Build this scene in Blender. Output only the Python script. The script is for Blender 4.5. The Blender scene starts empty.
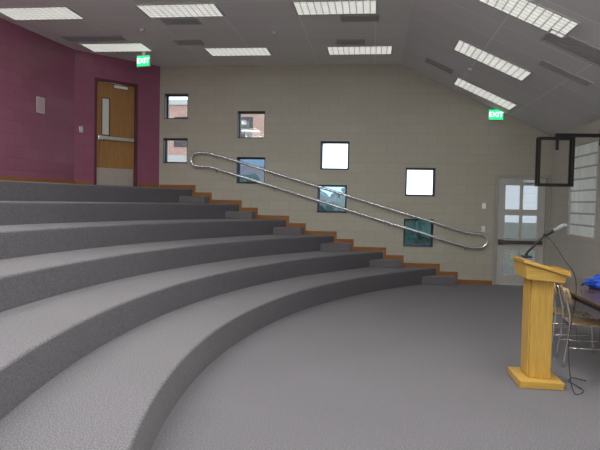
import bpy, bmesh, math, random
from mathutils import Vector, Matrix, noise
random.seed(4)
C=bpy.context.collection
scn=bpy.context.scene
try:
    scn.view_settings.view_transform='Standard'
except Exception: pass

# ------------------------------------------------------------------ camera
f=583.0
cam=bpy.data.cameras.new('camera');co=bpy.data.objects.new('camera',cam);C.objects.link(co)
cam.sensor_width=36;cam.lens=f*36/600;cam.clip_end=300;cam.clip_start=.05
M=Matrix.Rotation(math.radians(7.0),4,'Z')@Matrix.Rotation(math.pi/2-math.radians(2.26),4,'X')@Matrix.Rotation(math.radians(1.2),4,'Z')
co.matrix_world=Matrix.Translation((0,0,1.6))@M
scn.camera=co

# ------------------------------------------------------------------ materials
def newmat(name):
    m=bpy.data.materials.new(name);m.use_nodes=True
    nt=m.node_tree;b=nt.nodes['Principled BSDF'];return m,nt,b
def N(nt,t,**k):
    n=nt.nodes.new(t)
    for a,v in k.items():
        if a in n.inputs: n.inputs[a].default_value=v
        else: setattr(n,a,v)
    return n
def rgb(c): return (c[0],c[1],c[2],1)
def plain(name,c,rough=.5,metal=0,var=.08,scale=12,bump=0):
    m,nt,b=newmat(name)
    tc=N(nt,'ShaderNodeTexCoord');no=N(nt,'ShaderNodeTexNoise',Scale=scale,Detail=4.0)
    nt.links.new(tc.outputs['Object'],no.inputs['Vector'])
    mx=N(nt,'ShaderNodeMixRGB');mx.inputs[1].default_value=rgb([x*(1-var) for x in c]);mx.inputs[2].default_value=rgb([min(1,x*(1+var)) for x in c])
    nt.links.new(no.outputs['Fac'],mx.inputs[0]);nt.links.new(mx.outputs[0],b.inputs['Base Color'])
    b.inputs['Roughness'].default_value=rough;b.inputs['Metallic'].default_value=metal
    if bump:
        bp=N(nt,'ShaderNodeBump',Strength=bump,Distance=.01);nt.links.new(no.outputs['Fac'],bp.inputs['Height']);nt.links.new(bp.outputs[0],b.inputs['Normal'])
    return m
def carpet(name,c1,c2):
    m,nt,b=newmat(name)
    tc=N(nt,'ShaderNodeTexCoord')
    n1=N(nt,'ShaderNodeTexNoise',Scale=105.0,Detail=3.0,Roughness=.7)
    n2=N(nt,'ShaderNodeTexNoise',Scale=1.3,Detail=3.0)
    for n in (n1,n2): nt.links.new(tc.outputs['Object'],n.inputs['Vector'])
    r=N(nt,'ShaderNodeValToRGB');r.color_ramp.elements[0].position=.38;r.color_ramp.elements[1].position=.62
    r.color_ramp.elements[0].color=rgb(c1);r.color_ramp.elements[1].color=rgb(c2)
    nt.links.new(n1.outputs['Fac'],r.inputs[0])
    mx=N(nt,'ShaderNodeMixRGB');mx.blend_type='MULTIPLY';mx.inputs[0].default_value=.15
    nt.links.new(r.outputs[0],mx.inputs[1]);nt.links.new(n2.outputs['Fac'],mx.inputs[2]);nt.links.new(mx.outputs[0],b.inputs['Base Color'])
    bp=N(nt,'ShaderNodeBump',Strength=.4,Distance=.004);nt.links.new(n1.outputs['Fac'],bp.inputs['Height']);nt.links.new(bp.outputs[0],b.inputs['Normal'])
    b.inputs['Roughness'].default_value=1;b.inputs['Specular IOR Level'].default_value=.1
    try: b.inputs['Sheen Weight'].default_value=.15
    except Exception: pass
    return m
def block(name,c,w=.406,h=.203,mortar=.006,dark=.8,bump=.5,rough=.45,offset=.5,c2=None,mc=None,var=.04):
    m,nt,b=newmat(name)
    uv=N(nt,'ShaderNodeUVMap');br=N(nt,'ShaderNodeTexBrick')
    br.offset=offset;br.inputs['Scale'].default_value=1;br.inputs['Brick Width'].default_value=w;br.inputs['Row Height'].default_value=h
    br.inputs['Mortar Size'].default_value=mortar;br.inputs['Mortar Smooth'].default_value=.6
    br.inputs['Color1'].default_value=rgb([x*(1-var) for x in c]);br.inputs['Color2'].default_value=rgb(c2 or [min(1,x*(1+var)) for x in c])
    br.inputs['Mortar'].default_value=rgb(mc or [x*dark for x in c])
    nt.links.new(uv.outputs[0],br.inputs['Vector']);nt.links.new(br.outputs['Color'],b.inputs['Base Color'])
    no=N(nt,'ShaderNodeTexNoise',Scale=60.0,Detail=3.0)
    ad=N(nt,'ShaderNodeMath',operation='MULTIPLY_ADD');ad.inputs[1].default_value=-1
    sc=N(nt,'ShaderNodeMath',operation='MULTIPLY');sc.inputs[1].default_value=.12
    nt.links.new(no.outputs['Fac'],sc.inputs[0]);nt.links.new(br.outputs['Fac'],ad.inputs[0]);nt.links.new(sc.outputs[0],ad.inputs[2])
    bp=N(nt,'ShaderNodeBump',Strength=bump,Distance=.005);nt.links.new(ad.outputs[0],bp.inputs['Height']);nt.links.new(bp.outputs[0],b.inputs['Normal'])
    b.inputs['Roughness'].default_value=rough
    return m
def wood(name,c1,c2,axis='Z',scale=10,rough=.4):
    m,nt,b=newmat(name)
    tc=N(nt,'ShaderNodeTexCoord');mp=N(nt,'ShaderNodeMapping')
    s={'X':(.08,1,1),'Y':(1,.08,1),'Z':(1,1,.08)}[axis];mp.inputs['Scale'].default_value=s
    nt.links.new(tc.outputs['Object'],mp.inputs[0])
    no=N(nt,'ShaderNodeTexNoise',Scale=scale*6,Detail=6.0,Distortion=.8);nt.links.new(mp.outputs[0],no.inputs['Vector'])
    r=N(nt,'ShaderNodeValToRGB');r.color_ramp.elements[0].position=.3;r.color_ramp.elements[1].position=.7
    r.color_ramp.elements[0].color=rgb(c1);r.color_ramp.elements[1].color=rgb(c2)
    nt.links.new(no.outputs['Fac'],r.inputs[0]);nt.links.new(r.outputs[0],b.inputs['Base Color']);b.inputs['Roughness'].default_value=rough
    return m
def emit(name,c,s,grid=None):
    m,nt,b=newmat(name)
    b.inputs['Base Color'].default_value=rgb([x*.5 for x in c]);b.inputs['Emission Color'].default_value=rgb(c);b.inputs['Emission Strength'].default_value=s
    if grid:
        uv=N(nt,'ShaderNodeUVMap');br=N(nt,'ShaderNodeTexBrick');br.offset=0
        br.inputs['Scale'].default_value=1;br.inputs['Brick Width'].default_value=grid;br.inputs['Row Height'].default_value=grid
        br.inputs['Mortar Size'].default_value=grid*.1;br.inputs['Color1'].default_value=(s,s,s,1);br.inputs['Color2'].default_value=(s*.85,s*.85,s*.85,1);br.inputs['Mortar'].default_value=(s*.3,)*3+(1,)
        nt.links.new(uv.outputs[0],br.inputs['Vector']);nt.links.new(br.outputs['Color'],b.inputs['Emission Strength'])
    return m
def glass(name,tint=(1,1,1),refl=.08):
    m=bpy.data.materials.new(name);m.use_nodes=True;nt=m.node_tree;nt.nodes.clear()
    o=N(nt,'ShaderNodeOutputMaterial');t=N(nt,'ShaderNodeBsdfTransparent');t.inputs[0].default_value=rgb(tint)
    g=N(nt,'ShaderNodeBsdfGlossy');g.inputs['Roughness'].default_value=.05;mx=N(nt,'ShaderNodeMixShader');mx.inputs[0].default_value=refl
    nt.links.new(t.outputs[0],mx.inputs[1]);nt.links.new(g.outputs[0],mx.inputs[2]);nt.links.new(mx.outputs[0],o.inputs[0]);return m

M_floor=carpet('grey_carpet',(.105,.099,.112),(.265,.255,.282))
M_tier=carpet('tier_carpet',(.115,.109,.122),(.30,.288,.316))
M_riser_shade=carpet('shaded_riser_carpet',(.088,.083,.094),(.205,.196,.217))  # same carpet as the tiers, with riser shade put into the colour
M_beige=block('beige_painted_block',(.53,.51,.42),dark=.84,bump=.35,var=.025)
M_right=block('beige_side_block',(.60,.58,.52),dark=.84,bump=.3,var=.025)
M_maroon=block('maroon_painted_block',(.32,.105,.175),rough=.35,dark=.78,bump=.5,var=.06)
M_ceil=block('ceiling_tile',(.80,.80,.77),w=1.165,h=.6,mortar=.012,offset=0,mc=(.95,.95,.93),bump=.15,rough=.9,var=.02)
M_slope=block('sloped_ceiling_tile',(.76,.77,.77),w=1.22,h=.6,mortar=.012,offset=0,mc=(.93,.94,.94),bump=.15,rough=.9,var=.02)
M_orange=wood('orange_oak',(.27,.11,.03),(.40,.17,.05),'X')
M_oak=wood('light_oak',(.53,.31,.06),(.72,.46,.11),'Z',rough=.35)
M_oakx=wood('light_oak_top',(.53,.31,.06),(.72,.46,.11),'X',rough=.35)
M_door=wood('door_veneer',(.33,.16,.05),(.44,.23,.08),'Z',scale=6)
M_tan=wood('tan_plywood',(.50,.35,.18),(.62,.45,.25),'Z')
M_steel=plain('brushed_steel',(.82,.84,.86),.22,.85)
M_chrome=plain('chrome',(.7,.7,.7),.25,.8)
M_dark=plain('dark_bronze',(.035,.035,.04),.45,.3)
M_black=plain('black_plastic',(.012,.012,.014),.45)
M_white=plain('white_paint',(.62,.63,.62),.5)
M_offw=plain('offwhite_door_paint',(.62,.61,.57),.45)
M_maroonp=plain('maroon_paint',(.13,.03,.05),.4)
M_grey=plain('grey_foam',(.22,.23,.25),.8)
M_vent=plain('grille_grey',(.5,.5,.5),.6)
M_table=wood('dark_laminate',(.09,.05,.035),(.15,.09,.06),'Y',rough=.25)
M_blue=plain('blue_fabric',(.02,.09,.55),.7,var=.3,scale=20,bump=.5)
M_concrete=plain('concrete',(.45,.44,.42),.9)
M_grass=plain('lawn',(.26,.27,.23),1,var=.3)
M_leaf=plain('leaves',(.07,.14,.08),.8,var=.6,scale=30,bump=1)
M_bark=plain('bark',(.22,.18,.15),.9,var=.3)
M_brick=block('red_brick',(.40,.19,.14),w=.22,h=.075,mortar=.01,mc=(.5,.47,.42),c2=(.5,.25,.19),rough=.9)
M_glass=glass('clear_glass',(.85,.88,.90))
M_tint=glass('blue_tinted_glass',(.52,.68,.86),.12)
M_dglass=glass('grey_door_glass',(.48,.49,.50),.1)
M_lens=emit('troffer_lens',(1,1,.93),.76,.1)
M_lens_fill=emit('troffer_lens_fill',(1,1,.95),24.0,.1)  # boosted lens for unseen rows, added to brighten the room
M_green=emit('exit_green',(.03,.75,.28),1.2)
M_letter=emit('exit_letter',(.75,1,.85),1.5)

# ------------------------------------------------------------------ mesh helpers
def uvbox(me):
    uv=me.uv_layers.new(name='UVMap') if not me.uv_layers else me.uv_layers[0]
    for p in me.polygons:
        n=p.normal
        ax=max(range(3),key=lambda i:abs(n[i]))
        for li in p.loop_indices:
            v=me.vertices[me.loops[li].vertex_index].co
            uv.data[li].uv=(v.y,v.z) if ax==0 else ((v.x,v.z) if ax==1 else (v.x,v.y))
def mkobj(name,me,mat,parent=None,loc=None,kind=None,**props):
    o=bpy.data.objects.new(name,me);C.objects.link(o)
    if mat and me is not None and hasattr(me,'materials') and not me.materials: me.materials.append(mat)
    if parent: o.parent=parent
    if loc: o.location=loc
    if kind: o['kind']=kind
    for k,v in props.items(): o[k]=v
    return o
def frombm(bm,name):
    me=bpy.data.meshes.new(name);bmesh.ops.recalc_face_normals(bm,faces=bm.faces);bm.to_mesh(me);bm.free();uvbox(me);return me
def addbox(bm,a,b,mat=None):
    xs=(a[0],b[0]);ys=(a[1],b[1]);zs=(a[2],b[2])
    v=[bm.verts.new((xs[i],ys[j],zs[k])) for i in (0,1) for j in (0,1) for k in (0,1)]
    if mat is not None:
        for w in v: w.co=mat@w.co
    for q in ((0,1,3,2),(4,6,7,5),(0,4,5,1),(2,3,7,6),(0,2,6,4),(1,5,7,3)):
        bm.faces.new([v[i] for i in q])
def boxes(name,lst,bevel=0,seg=2):
    bm=bmesh.new()
    for a,b in lst: addbox(bm,a,b)
    if bevel: bmesh.ops.bevel(bm,geom=list(bm.edges),offset=bevel,segments=seg,affect='EDGES',profile=.5)
    return frombm(bm,name)
def prism(name,poly,y0,y1,bevel=0,axis='Y'):
    bm=bmesh.new()
    def P(p,y): return (p[0],y,p[1]) if axis=='Y' else ((p[0],p[1],y) if axis=='Z' else (y,p[0],p[1]))
    a=[bm.verts.new(P(p,y0)) for p in poly];b=[bm.verts.new(P(p,y1)) for p in poly]
    n=len(poly);bm.faces.new(a);bm.faces.new(b[::-1])
    for i in range(n): bm.faces.new((a[i],a[(i+1)%n],b[(i+1)%n],b[i]))
    if bevel: bmesh.ops.bevel(bm,geom=list(bm.edges),offset=bevel,segments=2,affect='EDGES',profile=.5)
    return frombm(bm,name)
def addtube(bm,pts,r,seg=10,closed=False,taper=None):
    pts=[Vector(p) for p in pts];n=len(pts);rings=[]
    up=None
    for i in range(n):
        if closed: t=(pts[(i+1)%n]-pts[i-1]).normalized()
        else: t=(pts[min(i+1,n-1)]-pts[max(i-1,0)]).normalized()
        if up is None:
            up=Vector((0,0,1)) if abs(t.z)<.9 else Vector((1,0,0))
        u=(up-t*up.dot(t)).normalized();w=t.cross(u);up=u
        rr=r if taper is None else taper[i]
        rings.append([bm.verts.new(pts[i]+(u*math.cos(2*math.pi*k/seg)+w*math.sin(2*math.pi*k/seg))*rr) for k in range(seg)])
    rng=range(n) if closed else range(n-1)
    for i in rng:
        a=rings[i];b=rings[(i+1)%n]
        for k in range(seg): bm.faces.new((a[k],a[(k+1)%seg],b[(k+1)%seg],b[k])).smooth=True
    if not closed:
        bm.faces.new(rings[0][::-1]);bm.faces.new(rings[-1])
def tube(name,pts,r,seg=10,closed=False,taper=None):
    bm=bmesh.new();addtube(bm,pts,r,seg,closed,taper);return frombm(bm,name)
def smooth_path(pts,n=8):
    pts=[Vector(p) for p in pts];out=[]
    for i in range(len(pts)-1):
        p0=pts[max(i-1,0)];p1=pts[i];p2=pts[i+1];p3=pts[min(i+2,len(pts)-1)]
        for k in range(n):
            t=k/n
            out.append(.5*((2*p1)+(p2-p0)*t+(2*p0-5*p1+4*p2-p3)*t*t+(3*p1-p0-3*p2+p3)*t**3))
    out.append(pts[-1]);return out
def empty(name,loc,label,cat,rotz=0,**p):
    o=bpy.data.objects.new(name,None);C.objects.link(o);o.location=loc;o.rotation_euler=(0,0,rotz);o.empty_display_size=.1
    o['label']=label;o['category']=cat
    for k,v in p.items(): o[k]=v
    return o
def wall(name,p0,p1,z0,z1,holes,mat,thick,side=1):
    """flat wall from p0 to p1 (xy) with rectangular holes (s0,s1,z0,z1), thickness away from the room"""
    p0=Vector(p0);p1=Vector(p1);L=(p1-p0).length;d=(p1-p0)/L;nrm=Vector((d.y,-d.x))*side
    S=sorted({0,L}|{h[0] for h in holes}|{h[1] for h in holes});Z=sorted({z0,z1}|{h[2] for h in holes}|{h[3] for h in holes})
    bm=bmesh.new();vc={}
    def V(s,z):
        k=(round(s,5),round(z,5))
        if k not in vc: vc[k]=bm.verts.new((p0.x+d.x*s,p0.y+d.y*s,z))
        return vc[k]
    for i in range(len(S)-1):
        for j in range(len(Z)-1):
            sm=(S[i]+S[i+1])/2;zm=(Z[j]+Z[j+1])/2
            if any(h[0]<sm<h[1] and h[2]<zm<h[3] for h in holes): continue
            bm.faces.new((V(S[i],Z[j]),V(S[i+1],Z[j]),V(S[i+1],Z[j+1]),V(S[i],Z[j+1])))
    # extrude outward for thickness
    r=bmesh.ops.extrude_face_region(bm,geom=list(bm.faces))
    vs=[g for g in r['geom'] if isinstance(g,bmesh.types.BMVert)]
    for v in vs: v.co-=Vector((nrm.x,nrm.y,0))*thick
    bmesh.ops.recalc_face_normals(bm,faces=bm.faces)
    me=bpy.data.meshes.new(name);bm.to_mesh(me);bm.free()
    uv=me.uv_layers.new(name='UVMap')
    for p in me.polygons:
        hz=abs(p.normal.z)>.7
        for li in p.loop_indices:
            v=me.vertices[me.loops[li].vertex_index].co;s=(Vector((v.x,v.y))-p0).dot(d);q=(Vector((v.x,v.y))-p0).dot(nrm)
            uv.data[li].uv=(s+(q if abs(p.normal.x*d.x+p.normal.y*d.y)>.7 else 0), v.z if not hz else q)
    return mkobj(name,me,mat,kind='structure')

# ------------------------------------------------------------------ room constants
YW=12.2;XR=3.55;H=4.45;XC=.49;SL=.4716;YB=-3.2
cx,cy=8.17,5.3
R=[None,9.7,10.5,11.3,12.12,12.98,13.85];T=.305
A=(-6.39,YB);B=(-6.39,5.3);Cc=(-5.78,10.77);D=(-4.6,YW)
def curve(k,y): return cx-math.sqrt(R[k]**2-(y-cy)**2)
def leftwall(y):
    if y<5.3: return -6.39
    if y<10.77: return -6.39+(y-5.3)/(10.77-5.3)*.61
    return -5.78+(y-10.77)/(YW-10.77)*1.18

# floor
me=boxes('floor',[((-6.8,YB-.2,-.2),(XR+.2,YW+.2,0))]);mkobj('floor',me,M_floor,kind='structure')

# windows in the far wall (x0,x1,z0,z1)
wins=[(-4.49,-3.97,3.33,3.87),(-4.51,-3.97,2.38,2.92),(-2.88,-2.29,2.93,3.50),(-2.88,-2.27,1.97,2.53),
      (-1.10,-.50,2.29,2.88),(-1.14,-.53,1.39,1.97),(.67,1.27,1.77,2.35),(.66,1.26,.73,1.30)]
door2=(2.46,3.52,0,2.24)
holes=[(w[0]-D[0],w[1]-D[0],w[2],w[3]) for w in wins]+[(door2[0]-D[0],door2[1]-D[0],0,door2[3])]
wall('wall_back',D,(XR,YW),0,H+.1,holes,M_beige,.25,1)
# left walls
LFAR=(Vector(D)-Vector(Cc)).length
d1=(.40,1.34)
wall('wall_left_far',Cc,D,0,H+.1,[(d1[0],d1[1],6*T,6*T+2.16)],M_maroon,.2,1)
wall('wall_left',B,Cc,0,H+.1,[],M_maroon,.2,1)
wall('wall_left_near',A,B,0,H+.1,[],M_maroon,.2,1)
wall('wall_right',(XR,YW),(XR,YB),0,3.1,[(YW-11.15,YW-9.85,1.1,2.7)],M_right,.25,1)
wall('wall_rear',(XR,YB),A,0,H+.1,[],M_right,.2,1)
# ceiling
def sheet(name,pts,mat,uvs):
    me=bpy.data.meshes.new(name);me.from_pydata(pts,[],[tuple(range(len(pts)))]);uv=me.uv_layers.new(name='UVMap')
    for i,l in enumerate(me.loops): uv.data[i].uv=uvs[l.vertex_index]
    return mkobj(name,me,mat,kind='structure')
X0=-6.8
pts=[(X0,YB-.2,H),(XC,YB-.2,H),(XC,YW+.2,H),(X0,YW+.2,H)]
sheet('ceiling',pts,M_ceil,[(p[0]+.6+.5825,p[1]-8.6+.3) for p in pts])
XE=XR+.25;pts=[(XC,YB-.2,H),(XE,YB-.2,H-SL*(XE-XC)),(XE,YW+.2,H-SL*(XE-XC)),(XC,YW+.2,H)]
k=math.sqrt(1+SL*SL)
sheet('ceiling_slope',pts,M_slope,[((p[0]-XC)*k,p[1]-9.35+.3) for p in pts])

# ------------------------------------------------------------------ tiers
y_a=YB+.01;y_b=YW-.002
ys=[y_a+i*(y_b-y_a)/150 for i in range(151)]+[5.3,10.77];ys=sorted(set(ys))
tl=['lowest','second','third','fourth','fifth','top']
for k in range(1,7):
    bm=bmesh.new();rows=[]
    for y in ys:
        xi=curve(k,y)
        xo=curve(k+1,y) if k<6 else leftwall(y)+.002
        cs=math.sqrt(R[k]**2-(y-cy)**2)/R[k];r=.022
        z=T*k;row=[(xi,0.001),(xi,z-r)]
        for a in range(1,5):
            an=a/4*math.pi/2;row.append((xi-r*(1-math.cos(an))/cs,z-r+r*math.sin(an)))
        row+=[(xo,z),(xo,0.001)]
        rows.append([bm.verts.new((p[0],y,p[1])) for p in row])
    n=len(rows[0])
    for i in range(len(rows)-1):
        for j in range(n): 
            fc=bm.faces.new((rows[i][j],rows[i][(j+1)%n],rows[i+1][(j+1)%n],rows[i+1][j]));fc.smooth=True
            if j==0: fc.material_index=1  # riser faces take the carpet with painted-in shade
    bm.faces.new(rows[0]);bm.faces.new(rows[-1][::-1])
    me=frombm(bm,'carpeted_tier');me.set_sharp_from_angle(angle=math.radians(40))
    me.materials.append(M_tier);me.materials.append(M_riser_shade)
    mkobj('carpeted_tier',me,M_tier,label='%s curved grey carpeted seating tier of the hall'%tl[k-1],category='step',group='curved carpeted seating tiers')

# half-height aisle blocks
TW=.36;DW=.34
for k in range(1,7):
    z0=T*(k-1)+.001;z1=z0+T/2;xr=curve(k,YW)+TW
    yy=[YW-DW+i*DW/6-.003 for i in range(7)]
    poly=[(curve(k,y)+.002,y) for y in yy]+[(xr,YW-.003),(xr,YW-DW)]
    me=prism('step_block',poly,z0,z1,bevel=.010,axis='Z')
    mkobj('step_block',me,M_tier,label='small grey carpeted half step beside the block wall',category='step',group='half steps along the wall')

# stepped baseboard
edges=[(door2[0],0)]
for k in range(1,7):
    edges.append((curve(k,YW)+TW,T*(k-1)+T/2));edges.append((curve(k,YW),T*k))
bx=[]
for i,(x,z) in enumerate(edges):
    xl=edges[i+1][0] if i+1<len(edges) else D[0]+.02
    bx.append(((xl,YW-.022,z+.001),(x+(.06 if i else 0),YW-.001,z+.085)))
    if i: bx.append(((x+.003,YW-.021,edges[i-1][1]+.085),(x+.06,YW-.001,z+.001)))
mkobj('baseboard_back',boxes('baseboard_back',bx),M_orange,kind='structure')
def stripwall(name,p0,p1,s0,s1,z,h,mat,off=.02):
    p0=Vector(p0);p1=Vector(p1);d=(p1-p0).normalized();nrm=Vector((d.y,-d.x))
    bm=bmesh.new();m=Matrix(((d.x,nrm.x,0,p0.x),(d.y,nrm.y,0,p0.y),(0,0,1,0),(0,0,0,1)))
    addbox(bm,(s0,.001,z),(s1,off,z+h),m);return mkobj(name,frombm(bm,name),mat,kind='structure')
stripwall('baseboard_left',B,Cc,0,(Vector(Cc)-Vector(B)).length,6*T+.001,.09,M_orange)
stripwall('baseboard_left_far',Cc,D,0.02,d1[0]-.05,6*T+.001,.09,M_orange)
stripwall('baseboard_door_side',Cc,D,d1[1]+.05,LFAR-.02,6*T+.001,.09,M_orange)
mkobj('baseboard_right',boxes('b',[((XR-.02,YB,.001),(XR-.001,YW-.03,.1))]),M_orange,kind='structure')

# ------------------------------------------------------------------ windows
for i,w in enumerate(wins):
    x0,x1,z0,z1=w;t=.035;y0=YW+.12;y1=YW+.18
    fr=boxes('frame',[((x0,y0,z0),(x0+t,y1,z1)),((x1-t,y0,z0),(x1,y1,z1)),((x0+t,y0,z0),(x1-t,y1,z0+t)),((x0+t,y0,z1-t),(x1-t,y1,z1)),
       ((x0,YW-.004,z0),(x0+.012,y0,z1)),((x1-.012,YW-.004,z0),(x1,y0,z1)),((x0,YW-.004,z1-.012),(x1,y0,z1)),((x0,YW-.012,z0-.0),(x1,y0,z0+.014))])
    o=mkobj('window_%d'%(i+1),fr,M_dark,kind='structure')
    g=boxes('pane',[((x0+t,y0+.025,z0+t),(x1-t,y0+.031,z1-t))])
    mkobj('pane',g,M_glass if i in (0,1,2,4,6) else M_tint,parent=o)
# glass block window in side wall
m,nt,b=newmat('glass_block');M_gb=m
uv=N(nt,'ShaderNodeUVMap');br=N(nt,'ShaderNodeTexBrick');br.offset=0
br.inputs['Scale'].default_value=1;br.inputs['Brick Width'].default_value=.2167;br.inputs['Row Height'].default_value=.2;br.inputs['Mortar Size'].default_value=.016
br.inputs['Color1'].default_value=(.60,.63,.60,1);br.inputs['Color2'].default_value=(.52,.56,.55,1);br.inputs['Mortar'].default_value=(.25,.25,.24,1)
nt.links.new(uv.outputs[0],br.inputs['Vector']);nt.links.new(br.outputs['Color'],b.inputs['Base Color']);nt.links.new(br.outputs['Color'],b.inputs['Emission Color'])
b.inputs['Emission Strength'].default_value=.2;b.inputs['Roughness'].default_value=.2  # emission added to the blocks so they look brighter
bm=bmesh.new()
for i in range(6):
    for j in range(8):
        y=9.85+i*.2167;z=1.1+j*.2
        addbox(bm,(XR+.03,y+.006,z+.006),(XR+.12,y+.2107,z+.194))
bmesh.ops.bevel(bm,geom=list(bm.edges),offset=.012,segments=2,affect='EDGES')
addbox(bm,(XR+.05,9.85,1.1),(XR+.10,11.15,2.7))
me=frombm(bm,'window_9')
for l in me.uv_layers[0].data: l.uv=(l.uv[0]-9.85,l.uv[1]-1.1)
mkobj('window_9',me,M_gb,kind='structure')

# ------------------------------------------------------------------ doors
def panic(parent,xa,xb,z,y,mat):
    return mkobj('push_bar',boxes('pb',[((xa,y-.07,z-.035),(xb,y-.045,z+.035)),((xa,y-.05,z-.05),(xa+.1,y,z+.05)),((xb-.07,y-.05,z-.04),(xb,y,z+.04))],.006),mat,parent=parent,label='metal push bar')
M_bar=plain('dull_bar',(.10,.10,.10),.4,.5)
M_fr2=plain('grey_frame_paint',(.44,.43,.39),.5)
def far_door():
    x0,x1,_,zt=door2;ft=.07
    fr=boxes('door_2',[((x0,YW-.015,0),(x0+ft,YW+.14,zt)),((x1-ft,YW-.015,0),(x1,YW+.14,zt)),((x0+ft,YW-.015,zt-ft),(x1-ft,YW+.14,zt))],.004)
    o=mkobj('door_2',fr,M_fr2,kind='structure')
    a=x0+ft+.004;b=x1-ft-.004;y0=YW+.03;y1=YW+.075;t=zt-ft-.004
    L=[];st=.14
    L+=[((a,y0,.01),(a+st,y1,t)),((b-st,y0,.01),(b,y1,t))]
    rails=[(.01,.22),(.72,.96),(1.42,1.54),(t-.14,t)]
    for r in rails: L.append(((a+st,y0,r[0]),(b-st,y1,r[1])))
    xm=(a+b)/2
    for r0,r1 in ((.22,.72),(.96,1.42),(1.54,t-.14)): L.append(((xm-.03,y0+.005,r0),(xm+.03,y1-.005,r1)))
    mkobj('door_leaf',boxes('leaf',L),M_offw,parent=o)
    mkobj('glass_pane',boxes('gp',[((a+st,y0+.02,.22),(b-st,y0+.026,t-.14))]),M_dglass,parent=o)
    panic(o,a+.02,b-.04,.88,y0,M_bar)
    mkobj('door_closer',boxes('dc',[((xm+.0,y0-.06,t-.09),(xm+.3,y0,t-.03))],.005),M_steel,parent=o)
    mkobj('hinge',boxes('h',[((b-.005,y0-.012,.3),(b+.015,y0+.0,.4))]),M_steel,parent=o)
far_door()
def maroon_door():
    p0=Vector(Cc);d=(Vector(D)-p0).normalized();ang=math.atan2(d.y,d.x)
    w=d1[1]-d1[0];h=2.16;ft=.05
    fr=boxes('door_1',[((0,-.012,0),(ft,.14,h)),((w-ft,-.012,0),(w,.14,h)),((ft,-.012,h-ft),(w-ft,.14,h))],.004)
    o=mkobj('door_1',fr,M_maroonp,kind='structure')
    q=p0+d*d1[0];o.location=(q.x,q.y,6*T);o.rotation_euler=(0,0,ang)
    a=ft+.004;b=w-ft-.004;t=h-ft-.004;y0=.05;y1=.095
    gx0,gx1,gz0,gz1=a+.13,a+.28,1.05,1.78
    L=[((a,y0,.01),(gx0,y1,t)),((gx1,y0,.01),(b,y1,t)),((gx0,y0,.01),(gx1,y1,gz0)),((gx0,y0,gz1),(gx1,y1,t))]
    mkobj('door_leaf',boxes('leaf',L),M_door,parent=o)
    mkobj('glass_pane',boxes('gp',[((gx0,y0+.018,gz0),(gx1,y0+.026,gz1))]),plain('wired_glass_glow',(.80,.82,.78),.3),parent=o)  # opaque pane, light of a corridor behind painted as pale colour
    mkobj('glazing_bead',boxes('gb',[((gx0-.015,y0-.006,gz0-.015),(gx0,y0,gz1+.015)),((gx1,y0-.006,gz0-.015),(gx1+.015,y0,gz1+.015)),((gx0,y0-.006,gz1),(gx1,y0,gz1+.015)),((gx0,y0-.006,gz0-.015),(gx1,y0,gz0))]),M_dark,parent=o)
    mkobj('kick_plate',boxes('kp',[((a+.02,y0-.004,.03),(b-.02,y0,.38))]),plain('satin_plate',(.60,.54,.50),.3,.5),parent=o)
    panic(o,a+.02,b-.03,.98,y0,M_steel)
    mkobj('door_closer',boxes('dc',[((a+.35,y0-.06,t-.10),(a+.65,y0,t-.04)),((a+.1,y0-.1,t-.03),(a+.5,y0-.08,t-.015))],.004),M_steel,parent=o)
maroon_door()

# ------------------------------------------------------------------ handrail
def handrail():
    o=empty('handrail',(0,0,0),'long double satin metal handrail sloping down along block wall','handrail')
    y=YW-.10;sl=-.289
    xa,za=-3.45,2.60;xb=1.95;zb=za+sl*(xb-xa)
    g=.29
    def arc(cx_,cz,a0,a1,r,n=12):
        return [(cx_+r*math.cos(a0+(a1-a0)*i/n),y,cz+r*math.sin(a0+(a1-a0)*i/n)) for i in range(n+1)]
    up=[(xa-.25,y,za),(xa-.05,y,za-.002),(xa+.05,y,za+sl*.06)]
    N_=20
    up+=[(xa+.05+(xb-xa-.1)*i/N_,y,za+sl*(.05+(xb-xa-.1)*i/N_)) for i in range(1,N_)]
    up+=[(xb-.05,y,zb-sl*.06),(xb+.05,y,zb),(xb+.2,y,zb)]
    pts=up+arc(xb+.22,zb-g/2,math.pi/2,-math.pi/2,g/2)
    dn=[(p[0],y,p[2]-g) for p in reversed(up)]
    pts+=dn+arc(xa-.26,za-g/2,-math.pi/2,-3*math.pi/2,g/2)
    clean=[pts[0]]
    for p in pts[1:]:
        if (Vector(p)-Vector(clean[-1])).length>.02: clean.append(p)
    mkobj('rail',tube('rail',clean,.029,14,closed=True),M_steel,parent=o)
    for x in (-3.3,-2.05,-.7,.35,1.9):
        z=za+sl*(x-xa)
        for gg in (0,g):
            me=tube('bracket',smooth_path([(x,YW-.001,z-gg-.09),(x,YW-.05,z-gg-.085),(x,y,z-gg-.02)],4),.009,8)
            mkobj('bracket',me,M_steel,parent=o)
handrail()

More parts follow.
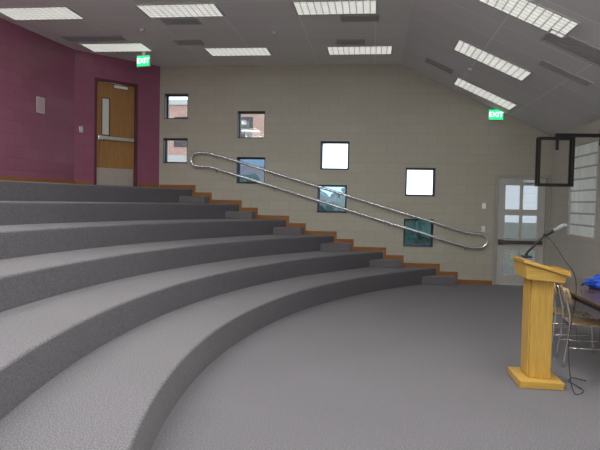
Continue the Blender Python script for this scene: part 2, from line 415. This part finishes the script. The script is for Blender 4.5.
# ------------------------------------------------------------------ ceiling fixtures
def on_slope(x,y,dz=0):
    return (x,y,H-SL*(x-XC)+dz)
SA=math.atan(SL)
def troffer(loc,roty=0,label='lit recessed fluorescent ceiling light with gridded lens',grp='fluorescent ceiling lights'):
    o=empty('ceiling_light',loc,label,'ceiling light',group=grp);o.rotation_euler=(0,roty,0)
    a,b=.605,.30;t=.025
    fr=boxes('light_frame',[((-a,-b,-.018),(-a+t,b,-.002)),((a-t,-b,-.018),(a,b,-.002)),((-a+t,-b,-.018),(a-t,-b+t,-.002)),((-a+t,b-t,-.018),(a-t,b,-.002))])
    mkobj('light_frame',fr,M_white,parent=o)
    mkobj('lens',boxes('lens',[((-a+t,-b+t,-.012),(a-t,b-t,-.004))]),M_lens if loc[1]>6.5 else M_lens_fill,parent=o)  # rows out of view get the boosted fill lens
flat=[(-.6,8.6),(-2.93,8.6),(-5.2,8.6),(-.3,11.0),(-2.6,11.0),(-4.85,10.6)]
for x in (-.6,-2.93,-5.2):
    for y in (6.1,3.8,1.4,-1.0): flat.append((x,y))
for x,y in flat: troffer((x,y,H-.001))
for x,y in ((1.77,9.35),(2.05,11.4),(1.68,7.1),(1.7,4.9),(1.7,2.7),(1.7,.4),(1.7,-1.8)): troffer(on_slope(x,y,-.001),SA)
def vent(loc,w,d,roty=0,mat=None,n=8,label='grey louvred air vent in tiled ceiling'):
    o=empty('air_vent',loc,label,'air vent',group='ceiling air vents');o.rotation_euler=(0,roty,0)
    a,b=w/2,d/2;t=.02
    mkobj('vent_frame',boxes('vf',[((-a,-b,-.016),(-a+t,b,-.002)),((a-t,-b,-.016),(a,b,-.002)),((-a+t,-b,-.016),(a-t,-b+t,-.002)),((-a+t,b-t,-.016),(a-t,b,-.002)),((-a+t,-b+t,-.004),(a-t,b-t,-.002))]),M_vent if mat is None else mat,parent=o)
    bm=bmesh.new()
    for i in range(n):
        y=-b+t+(i+.5)*(2*b-2*t)/n
        m=Matrix.Translation((0,y,-.010))@Matrix.Rotation(.6,4,'X');addbox(bm,(-a+t,-.008,-.0012),(a-t,.008,.0012),m)
    mkobj('louver',frombm(bm,'lv'),M_white,parent=o)
vent((-3.1,9.12,H-.001),.6,.3);vent((-3.36,10.35,H-.001),.5,.3);vent((-.26,9.12,H-.001),.6,.3);vent((-.45,10.45,H-.001),.5,.3);vent((-5.0,10.0,H-.001),1.1,.3)
vent(on_slope(2.5,7.5,-.001),1.0,.5,SA);vent(on_slope(1.15,10.95,-.001),.55,.3,SA)
vent(on_slope(2.6,8.5,-.001),.75,.25,SA,M_white,label='white slotted air diffuser in sloped ceiling')
# smoke detectors
def detector(loc,roty=0,r=.06,h=.045):
    bm=bmesh.new();bmesh.ops.create_cone(bm,cap_ends=True,segments=20,radius1=r*.7,radius2=r,depth=h)
    bmesh.ops.bevel(bm,geom=list(bm.edges),offset=.006,segments=2,affect='EDGES')
    bmesh.ops.translate(bm,verts=bm.verts,vec=(0,0,-h/2));o=mkobj('smoke_detector',frombm(bm,'sd'),M_white,loc=loc,label='small round white detector on ceiling tiles',category='smoke detector',group='ceiling detectors');o.rotation_euler=(0,roty,0)
detector((-1.7,9.8,H-.001));detector((-3.9,9.5,H-.001));detector(on_slope(1.6,10.3,-.001),SA)

# ------------------------------------------------------------------ exit signs
def textmesh(s,size):
    cu=bpy.data.curves.new('t','FONT');cu.body=s;cu.size=size;cu.extrude=.002;cu.align_x='CENTER';cu.align_y='CENTER';cu.offset=.004
    ob=bpy.data.objects.new('t',cu);C.objects.link(ob);bpy.context.view_layer.update()
    me=bpy.data.meshes.new_from_object(ob.evaluated_get(bpy.context.evaluated_depsgraph_get()));bpy.data.objects.remove(ob);me.materials.clear()
    return me
def exitsign(loc,rz,label,stem):
    o=empty('exit_sign',loc,label,'exit sign',rotz=rz)
    mkobj('sign_housing',boxes('h',[((-.15,-.02,-.11),(.15,.02,.11))],.006),M_white,parent=o)
    mkobj('lit_panel',boxes('p',[((-.138,-.024,-.098),(.138,-.0205,.098))]),M_green,parent=o)
    t=mkobj('exit_lettering',textmesh('EXIT',.135),M_letter,parent=o,loc=(0,-.027,0));t.rotation_euler=(math.pi/2,0,0)
    if stem: mkobj('mounting_stem',boxes('s',[((-.03,-.015,.11),(.03,.015,stem))]),M_white,parent=o)
exitsign((-4.44,10.9,4.25),-.2,'green lit exit sign hanging from ceiling near maroon wall',.199)
exitsign((2.42,YW-.022,3.43),0,'green lit exit sign on beige wall above glazed door',0)

# ------------------------------------------------------------------ wall plates
def plate(loc,rz,w,h,mat,name,label,cat):
    o=empty(name,loc,label,cat,rotz=rz)
    mkobj('plate',boxes('p',[((-w/2,-.012,-h/2),(w/2,-.001,h/2))],.003),mat,parent=o)
    mkobj('toggle',boxes('t',[((-.008,-.024,-.015),(.008,-.012,.015))],.002),M_white,parent=o)
plate((2.25,YW,1.60),0,.08,.12,M_steel,'light_switch','small metal switch plate beside glazed door','light switch')
plate((2.25,YW,1.13),0,.08,.12,M_steel,'light_switch','small metal switch plate beside glazed door','light switch')
dd=(Vector(D)-Vector(Cc)).normalized();q=Vector(Cc)+dd*.13
plate((q.x,q.y,6*T+1.1),math.atan2(dd.y,dd.x),.08,.12,M_steel,'light_switch','small metal switch plate on maroon wall by wooden door','light switch')
d3=(Vector(Cc)-Vector(B)).normalized();q=Vector(B)+d3*4.5
o=empty('wall_sign',(q.x,q.y,3.22),'small pale framed notice on maroon block wall','sign',rotz=math.atan2(d3.y,d3.x))
mkobj('frame',boxes('f',[((-.11,-.015,-.14),(.11,-.001,.14))],.004),M_white,parent=o)
mkobj('paper',boxes('f',[((-.09,-.018,-.12),(.09,-.0155,.12))]),plain('pink_paper',(.60,.42,.48),.7),parent=o)

# ------------------------------------------------------------------ TV bracket
def tvmount():
    o=empty('television_mount',(2.84,9.6,2.3),'empty black metal television cage on wall arm beside glass blocks','tv mount')
    x0,x1,z0,z1=-.27,.27,-.36,.40;t=.034
    L=[];ya,yb=-.04,.10
    for y in (ya,yb):
        L+=[((x0,y,z0),(x0+t,y+t,z1)),((x1-t,y,z0),(x1,y+t,z1)),((x0+t,y,z1-t),(x1-t,y+t,z1))]
    L+=[((x0+t,ya,z0),(x1-t,ya+t,z0+t)),((x0+t,yb,z0),(x1-t,yb+t,z0+t))]
    for x in (x0,x1-t):
        for z in (z0,z1-t): L.append(((x,ya+t,z),(x+t,yb,z+t)))
    mkobj('cage',boxes('cage',L),M_black,parent=o)
    mkobj('tray',boxes('tray',[((x0,ya,z0-.012),(x1,yb+t,z0-.001))]),M_black,parent=o)
    mkobj('support_arm',boxes('arm',[((-.03,-.03,z1+.0),(.68,.03,z1+.055)),((.0,.0,z1-.2),(.04,.04,z1))],.004),M_black,parent=o)
    mkobj('wall_plate',boxes('wp',[((.68,-.12,z1-.12),(.708,.12,z1+.14))],.004),M_black,parent=o)
tvmount()

# ------------------------------------------------------------------ lectern
def lectern():
    o=empty('lectern',(1.53,5.53,0),'light oak lectern with slanted top standing on grey carpet','lectern')
    mkobj('base',boxes('base',[((-.20,-.25,.001),(.18,.22,.065))],.008),M_oakx,parent=o)
    mkobj('column',boxes('col',[((-.095,-.13,.066),(.095,.14,.96))],.006),M_oak,parent=o)
    mkobj('front_panel',boxes('fp',[((-.107,-.11,.08),(-.096,.12,.94))],.003),M_oak,parent=o)
    mkobj('desk_box',prism('desk',[(-.16,.961),(.16,.935),(.175,1.00),(-.175,1.10)],-.21,.23,.006),M_oakx,parent=o)
    sl=(1.00-1.10)/.35
    def zt(x): return 1.102+(x+.175)*sl
    mkobj('desk_top',prism('top',[(-.20,zt(-.20)),(.20,zt(.20)),(.20,zt(.20)+.03),(-.20,zt(-.20)+.03)],-.24,.26,.004),M_oakx,parent=o)
    mkobj('paper_lip',prism('lip',[(.18,zt(.18)+.03),(.20,zt(.20)+.03),(.20,zt(.20)+.05),(.18,zt(.18)+.052)],-.24,.26,.002),M_oakx,parent=o)
lectern()
# gooseneck microphone
m1=empty('microphone',(1.40,5.5,1.137),'black gooseneck microphone with grey foam head on lectern','microphone')
neck=smooth_path([(0,0,0.012),(.01,-.01,.05),(.05,-.02,.10),(.10,-.03,.16),(.15,-.03,.205),(.20,-.03,.24)],6)
mkobj('gooseneck',tube('n',neck,.011,10),M_black,parent=m1)
mkobj('mic_base',boxes('mb',[((-.035,-.05,-.0),(.045,.05,.02))],.006),M_black,parent=m1)
hp=[(.22,-.03,.25),(.24,-.03,.26),(.27,-.03,.275),(.30,-.03,.29),(.325,-.03,.303),(.335,-.03,.308)]
mkobj('mic_head',tube('h',hp,.02,12,taper=[.014,.018,.024,.026,.021,.008]),M_grey,parent=m1)
mkobj('mic_clip',tube('c',[(.14,-.03,.205),(.22,-.03,.25)],.016,10),M_black,parent=m1)
m2=empty('cable',(1.6,5.5,0),'thin black cable looping from microphone down to carpet','cable')
c=smooth_path([(-.04,-.03,1.34),(.02,-.05,1.28),(.07,-.20,1.15),(.13,-.30,1.02),(.15,-.28,.8),(.12,-.24,.45),(.13,-.3,.12),(.17,-.32,.008),(.27,-.2,.008),(.24,.05,.008),(.30,.18,.008),(.4,.1,.008)],8)
mkobj('cord',tube('cord',c,.0035,8),M_black,parent=m2)

# ------------------------------------------------------------------ table
def table():
    o=empty('table',(2.43,6.3,0),'long dark laminate folding table with metal legs','table')
    mkobj('table_top',boxes('tt',[((-.41,-1.15,.715),(.40,1.15,.745))],.006),M_table,parent=o)
    mkobj('apron',boxes('ta',[((-.37,-1.1,.67),(-.35,1.1,.714)),((.34,-1.1,.67),(.36,1.1,.714)),((-.35,-1.1,.67),(.34,-1.08,.714)),((-.35,1.08,.67),(.34,1.1,.714))]),M_dark,parent=o)
    for sx in (-.33,.32):
        for sy in (-1.0,1.0):
            mkobj('leg',tube('leg',[(sx,sy,.001),(sx,sy,.67)],.015,10),M_steel,parent=o)
    for sy in (-1.0,1.0): mkobj('crossbar',tube('cb',[(-.33,sy,.2),(.32,sy,.2)],.01,8),M_steel,parent=o)
table()
def blob(name,scale,loc,sub=3,amp=.25,fr=4,seed=0):
    bm=bmesh.new();bmesh.ops.create_icosphere(bm,subdivisions=sub,radius=1)
    for v in bm.verts:
        n=noise.noise(v.co*fr*.5+Vector((seed,seed*2,0)))
        v.co=v.co*(1+amp*n);v.co=Vector((v.co.x*scale[0]+loc[0],v.co.y*scale[1]+loc[1],max(v.co.z*scale[2],-scale[2]*.8)+loc[2]))
    for fc in bm.faces: fc.smooth=True
    return frombm(bm,name)
bg=empty('bag',(2.46,6.5,.746),'crumpled blue fabric bag lying on dark table','bag')
mkobj('bag_body',blob('bb',(.18,.15,.075),(0,0,.065),4,.32,4.2,3),M_blue,parent=bg)
mkobj('strap',tube('st',smooth_path([(-.12,-.05,.05),(-.2,-.08,.08),(-.22,.02,.03),(-.1,.08,.06)],6),.008,6),M_blue,parent=bg)

# ------------------------------------------------------------------ chairs
def chair(loc,rz,label):
    o=empty('chair',loc,label,'chair',rotz=rz,group='plywood chairs at the table')
    def panel(fn,nu,nv,th):
        bm=bmesh.new();g=[[bm.verts.new(fn(u/nu,v/nv)) for v in range(nv+1)] for u in range(nu+1)]
        for u in range(nu):
            for v in range(nv):
                fc=bm.faces.new((g[u][v],g[u+1][v],g[u+1][v+1],g[u][v+1]));fc.smooth=True
        bmesh.ops.recalc_face_normals(bm,faces=bm.faces)
        bmesh.ops.solidify(bm,geom=list(bm.faces),thickness=th);return frombm(bm,'p')
    def seat(u,v):
        w=.2-.03*(abs(2*u-1)**6); x=-.19+.40*u;y=(2*v-1)*w
        return (x,y,.445-.02*math.sin(math.pi*u)*(1-(2*v-1)**2)-(.03*max(0,u-.8)/.2)**1)
    def back(u,v):
        w=.19-.035*(abs(2*u-1)**4); z=.62+.17*u;y=(2*v-1)*w
        return (-.22-.05*u+.035*(2*v-1)**2,y,z)
    mkobj('seat',panel(seat,10,8,.012),M_tan,parent=o)
    mkobj('backrest',panel(back,8,8,.012),M_tan,parent=o)
    for s in (-1,1):
        mkobj('leg',tube('l',smooth_path([(.22,s*.20,.005),(.17,s*.17,.40),(.12,s*.16,.425)],5),.010,8),M_chrome,parent=o)
        mkobj('leg',tube('l',smooth_path([(-.25,s*.20,.005),(-.20,s*.17,.42),(-.225,s*.165,.62),(-.265,s*.16,.78)],5),.010,8),M_chrome,parent=o)
    mkobj('seat_frame',tube('sf',[(.12,-.16,.42),(.12,.16,.42)],.009,8),M_dark,parent=o)
    mkobj('seat_frame',tube('sf',[(-.2,-.17,.42),(-.2,.17,.42)],.009,8),M_dark,parent=o)
    mkobj('stretcher',tube('sf',[(-.222,-.185,.2),(.195,-.185,.2)],.006,8),M_chrome,parent=o)
    mkobj('stretcher',tube('sf',[(-.222,.185,.2),(.195,.185,.2)],.006,8),M_chrome,parent=o)
chair((2.21,6.85,0),.1,'tan plywood chair with thin metal legs pushed toward table')
chair((2.21,6.22,0),-.12,'tan plywood chair with thin metal legs beside the lectern')

# ------------------------------------------------------------------ outside
mkobj('lawn',boxes('lawn',[((-40,YW+.26,-.4),(30,70,-.25))]),M_grass,label='dry pale green lawn outside the far wall',category='lawn')
def bldg():
    o=empty('brick_building',(-15,34,-.25),'red brick building with pale bands seen through windows','building')
    L=[((-8,0,0),(9,6,7.5))]
    mkobj('brick_wall',boxes('bw',L),M_brick,parent=o)
    mkobj('stone_band',boxes('sb',[((-8.05,-.06,3.9),(9.05,-.001,4.5)),((-8.1,-.1,7.501),(9.1,6.1,7.8))]),M_concrete,parent=o)
    for i in range(5):
        for z in (1.2,5.0):
            x=-6.5+i*3.2;mkobj('building_window',boxes('w',[((x,-.04,z),(x+1.6,-.001,z+1.8))]),M_dark,parent=o)
bldg()
def shrub(x,y,h,r,seed,label):
    o=empty('shrub',(x,y,-.25),label,'shrub',group='shrubs outside')
    mkobj('trunk',tube('t',[(0,0,0.01),(.05,0,h*.3),(0,.05,h*.6)],.06,8,taper=[.08,.06,.04]),M_bark,parent=o)
    random.seed(seed);bm=bmesh.new()
    for i in range(16):
        a=random.uniform(0,6.28);rr=random.uniform(0,r*.5);z=random.uniform(.25,1)*h
        m=Matrix.Translation((math.cos(a)*rr,math.sin(a)*rr,z))
        r2=bmesh.ops.create_icosphere(bm,subdivisions=3,radius=random.uniform(.22,.38)*r,matrix=m)
        for v in r2['verts']:
            v.co+=Vector((noise.noise(v.co*5),noise.noise(v.co*5+Vector((9,0,0))),noise.noise(v.co*5+Vector((0,9,0)))))*.22
            v.co.z=max(v.co.z,.03)
    mkobj('foliage',frombm(bm,'f'),M_leaf,parent=o)
for i,(x,y,h,r) in enumerate([(-7.2,23,2.7,1.4),(-4.7,20.5,2.5,1.3),(-2.1,17.5,2.2,1.3),(-.6,21.5,2.3,1.3),(1.3,16.5,1.5,1.2)]):
    shrub(x,y,h,r,i,'dense dark green shrub on lawn outside')
def tree(x,y,h,seed):
    o=empty('bare_tree',(x,y,-.25),'leafless tree with thin branches outside the windows','tree',group='bare trees outside')
    random.seed(seed);bm=bmesh.new()
    def grow(p,d,L,r,lv):
        q=p+d*L;mid=(p+q)/2+Vector((random.uniform(-.05,.05),random.uniform(-.05,.05),0))*L
        addtube(bm,[p,mid,q],r,6,taper=[r,r*.85,r*.7])
        if lv==0: return
        for i in range(3 if lv>1 else 4):
            nd=(d+Vector((random.uniform(-.8,.8),random.uniform(-.8,.8),random.uniform(-.1,.5)))).normalized()
            grow(p+d*L*random.uniform(.6,1),nd,L*random.uniform(.55,.75),r*.5,lv-1)
    grow(Vector((0,0,.01)),Vector((.05,0,1)).normalized(),h*.38,.08,4)
    mkobj('branches',frombm(bm,'b'),M_bark,parent=o)
tree(-4.1,32,7.5,3);tree(4.6,36,7,5);tree(-8,29,7.0,8)

# ------------------------------------------------------------------ light
w=bpy.data.worlds.new('world');scn.world=w;w.use_nodes=True
bgd=w.node_tree.nodes['Background'];bgd.inputs[0].default_value=(.84,.93,1,1);bgd.inputs[1].default_value=3.2
def area(name,loc,rot,sx,sy,e,col):
    l=bpy.data.lights.new(name,'AREA');l.shape='RECTANGLE';l.size=sx;l.size_y=sy;l.energy=e;l.color=col
    o=bpy.data.objects.new(name,l);C.objects.link(o);o.location=loc;o.rotation_euler=rot;return o
area('daylight_from_rear',(0,YB+.15,2.2),(math.radians(92),0,0),6,2.4,60,(.85,.93,1))
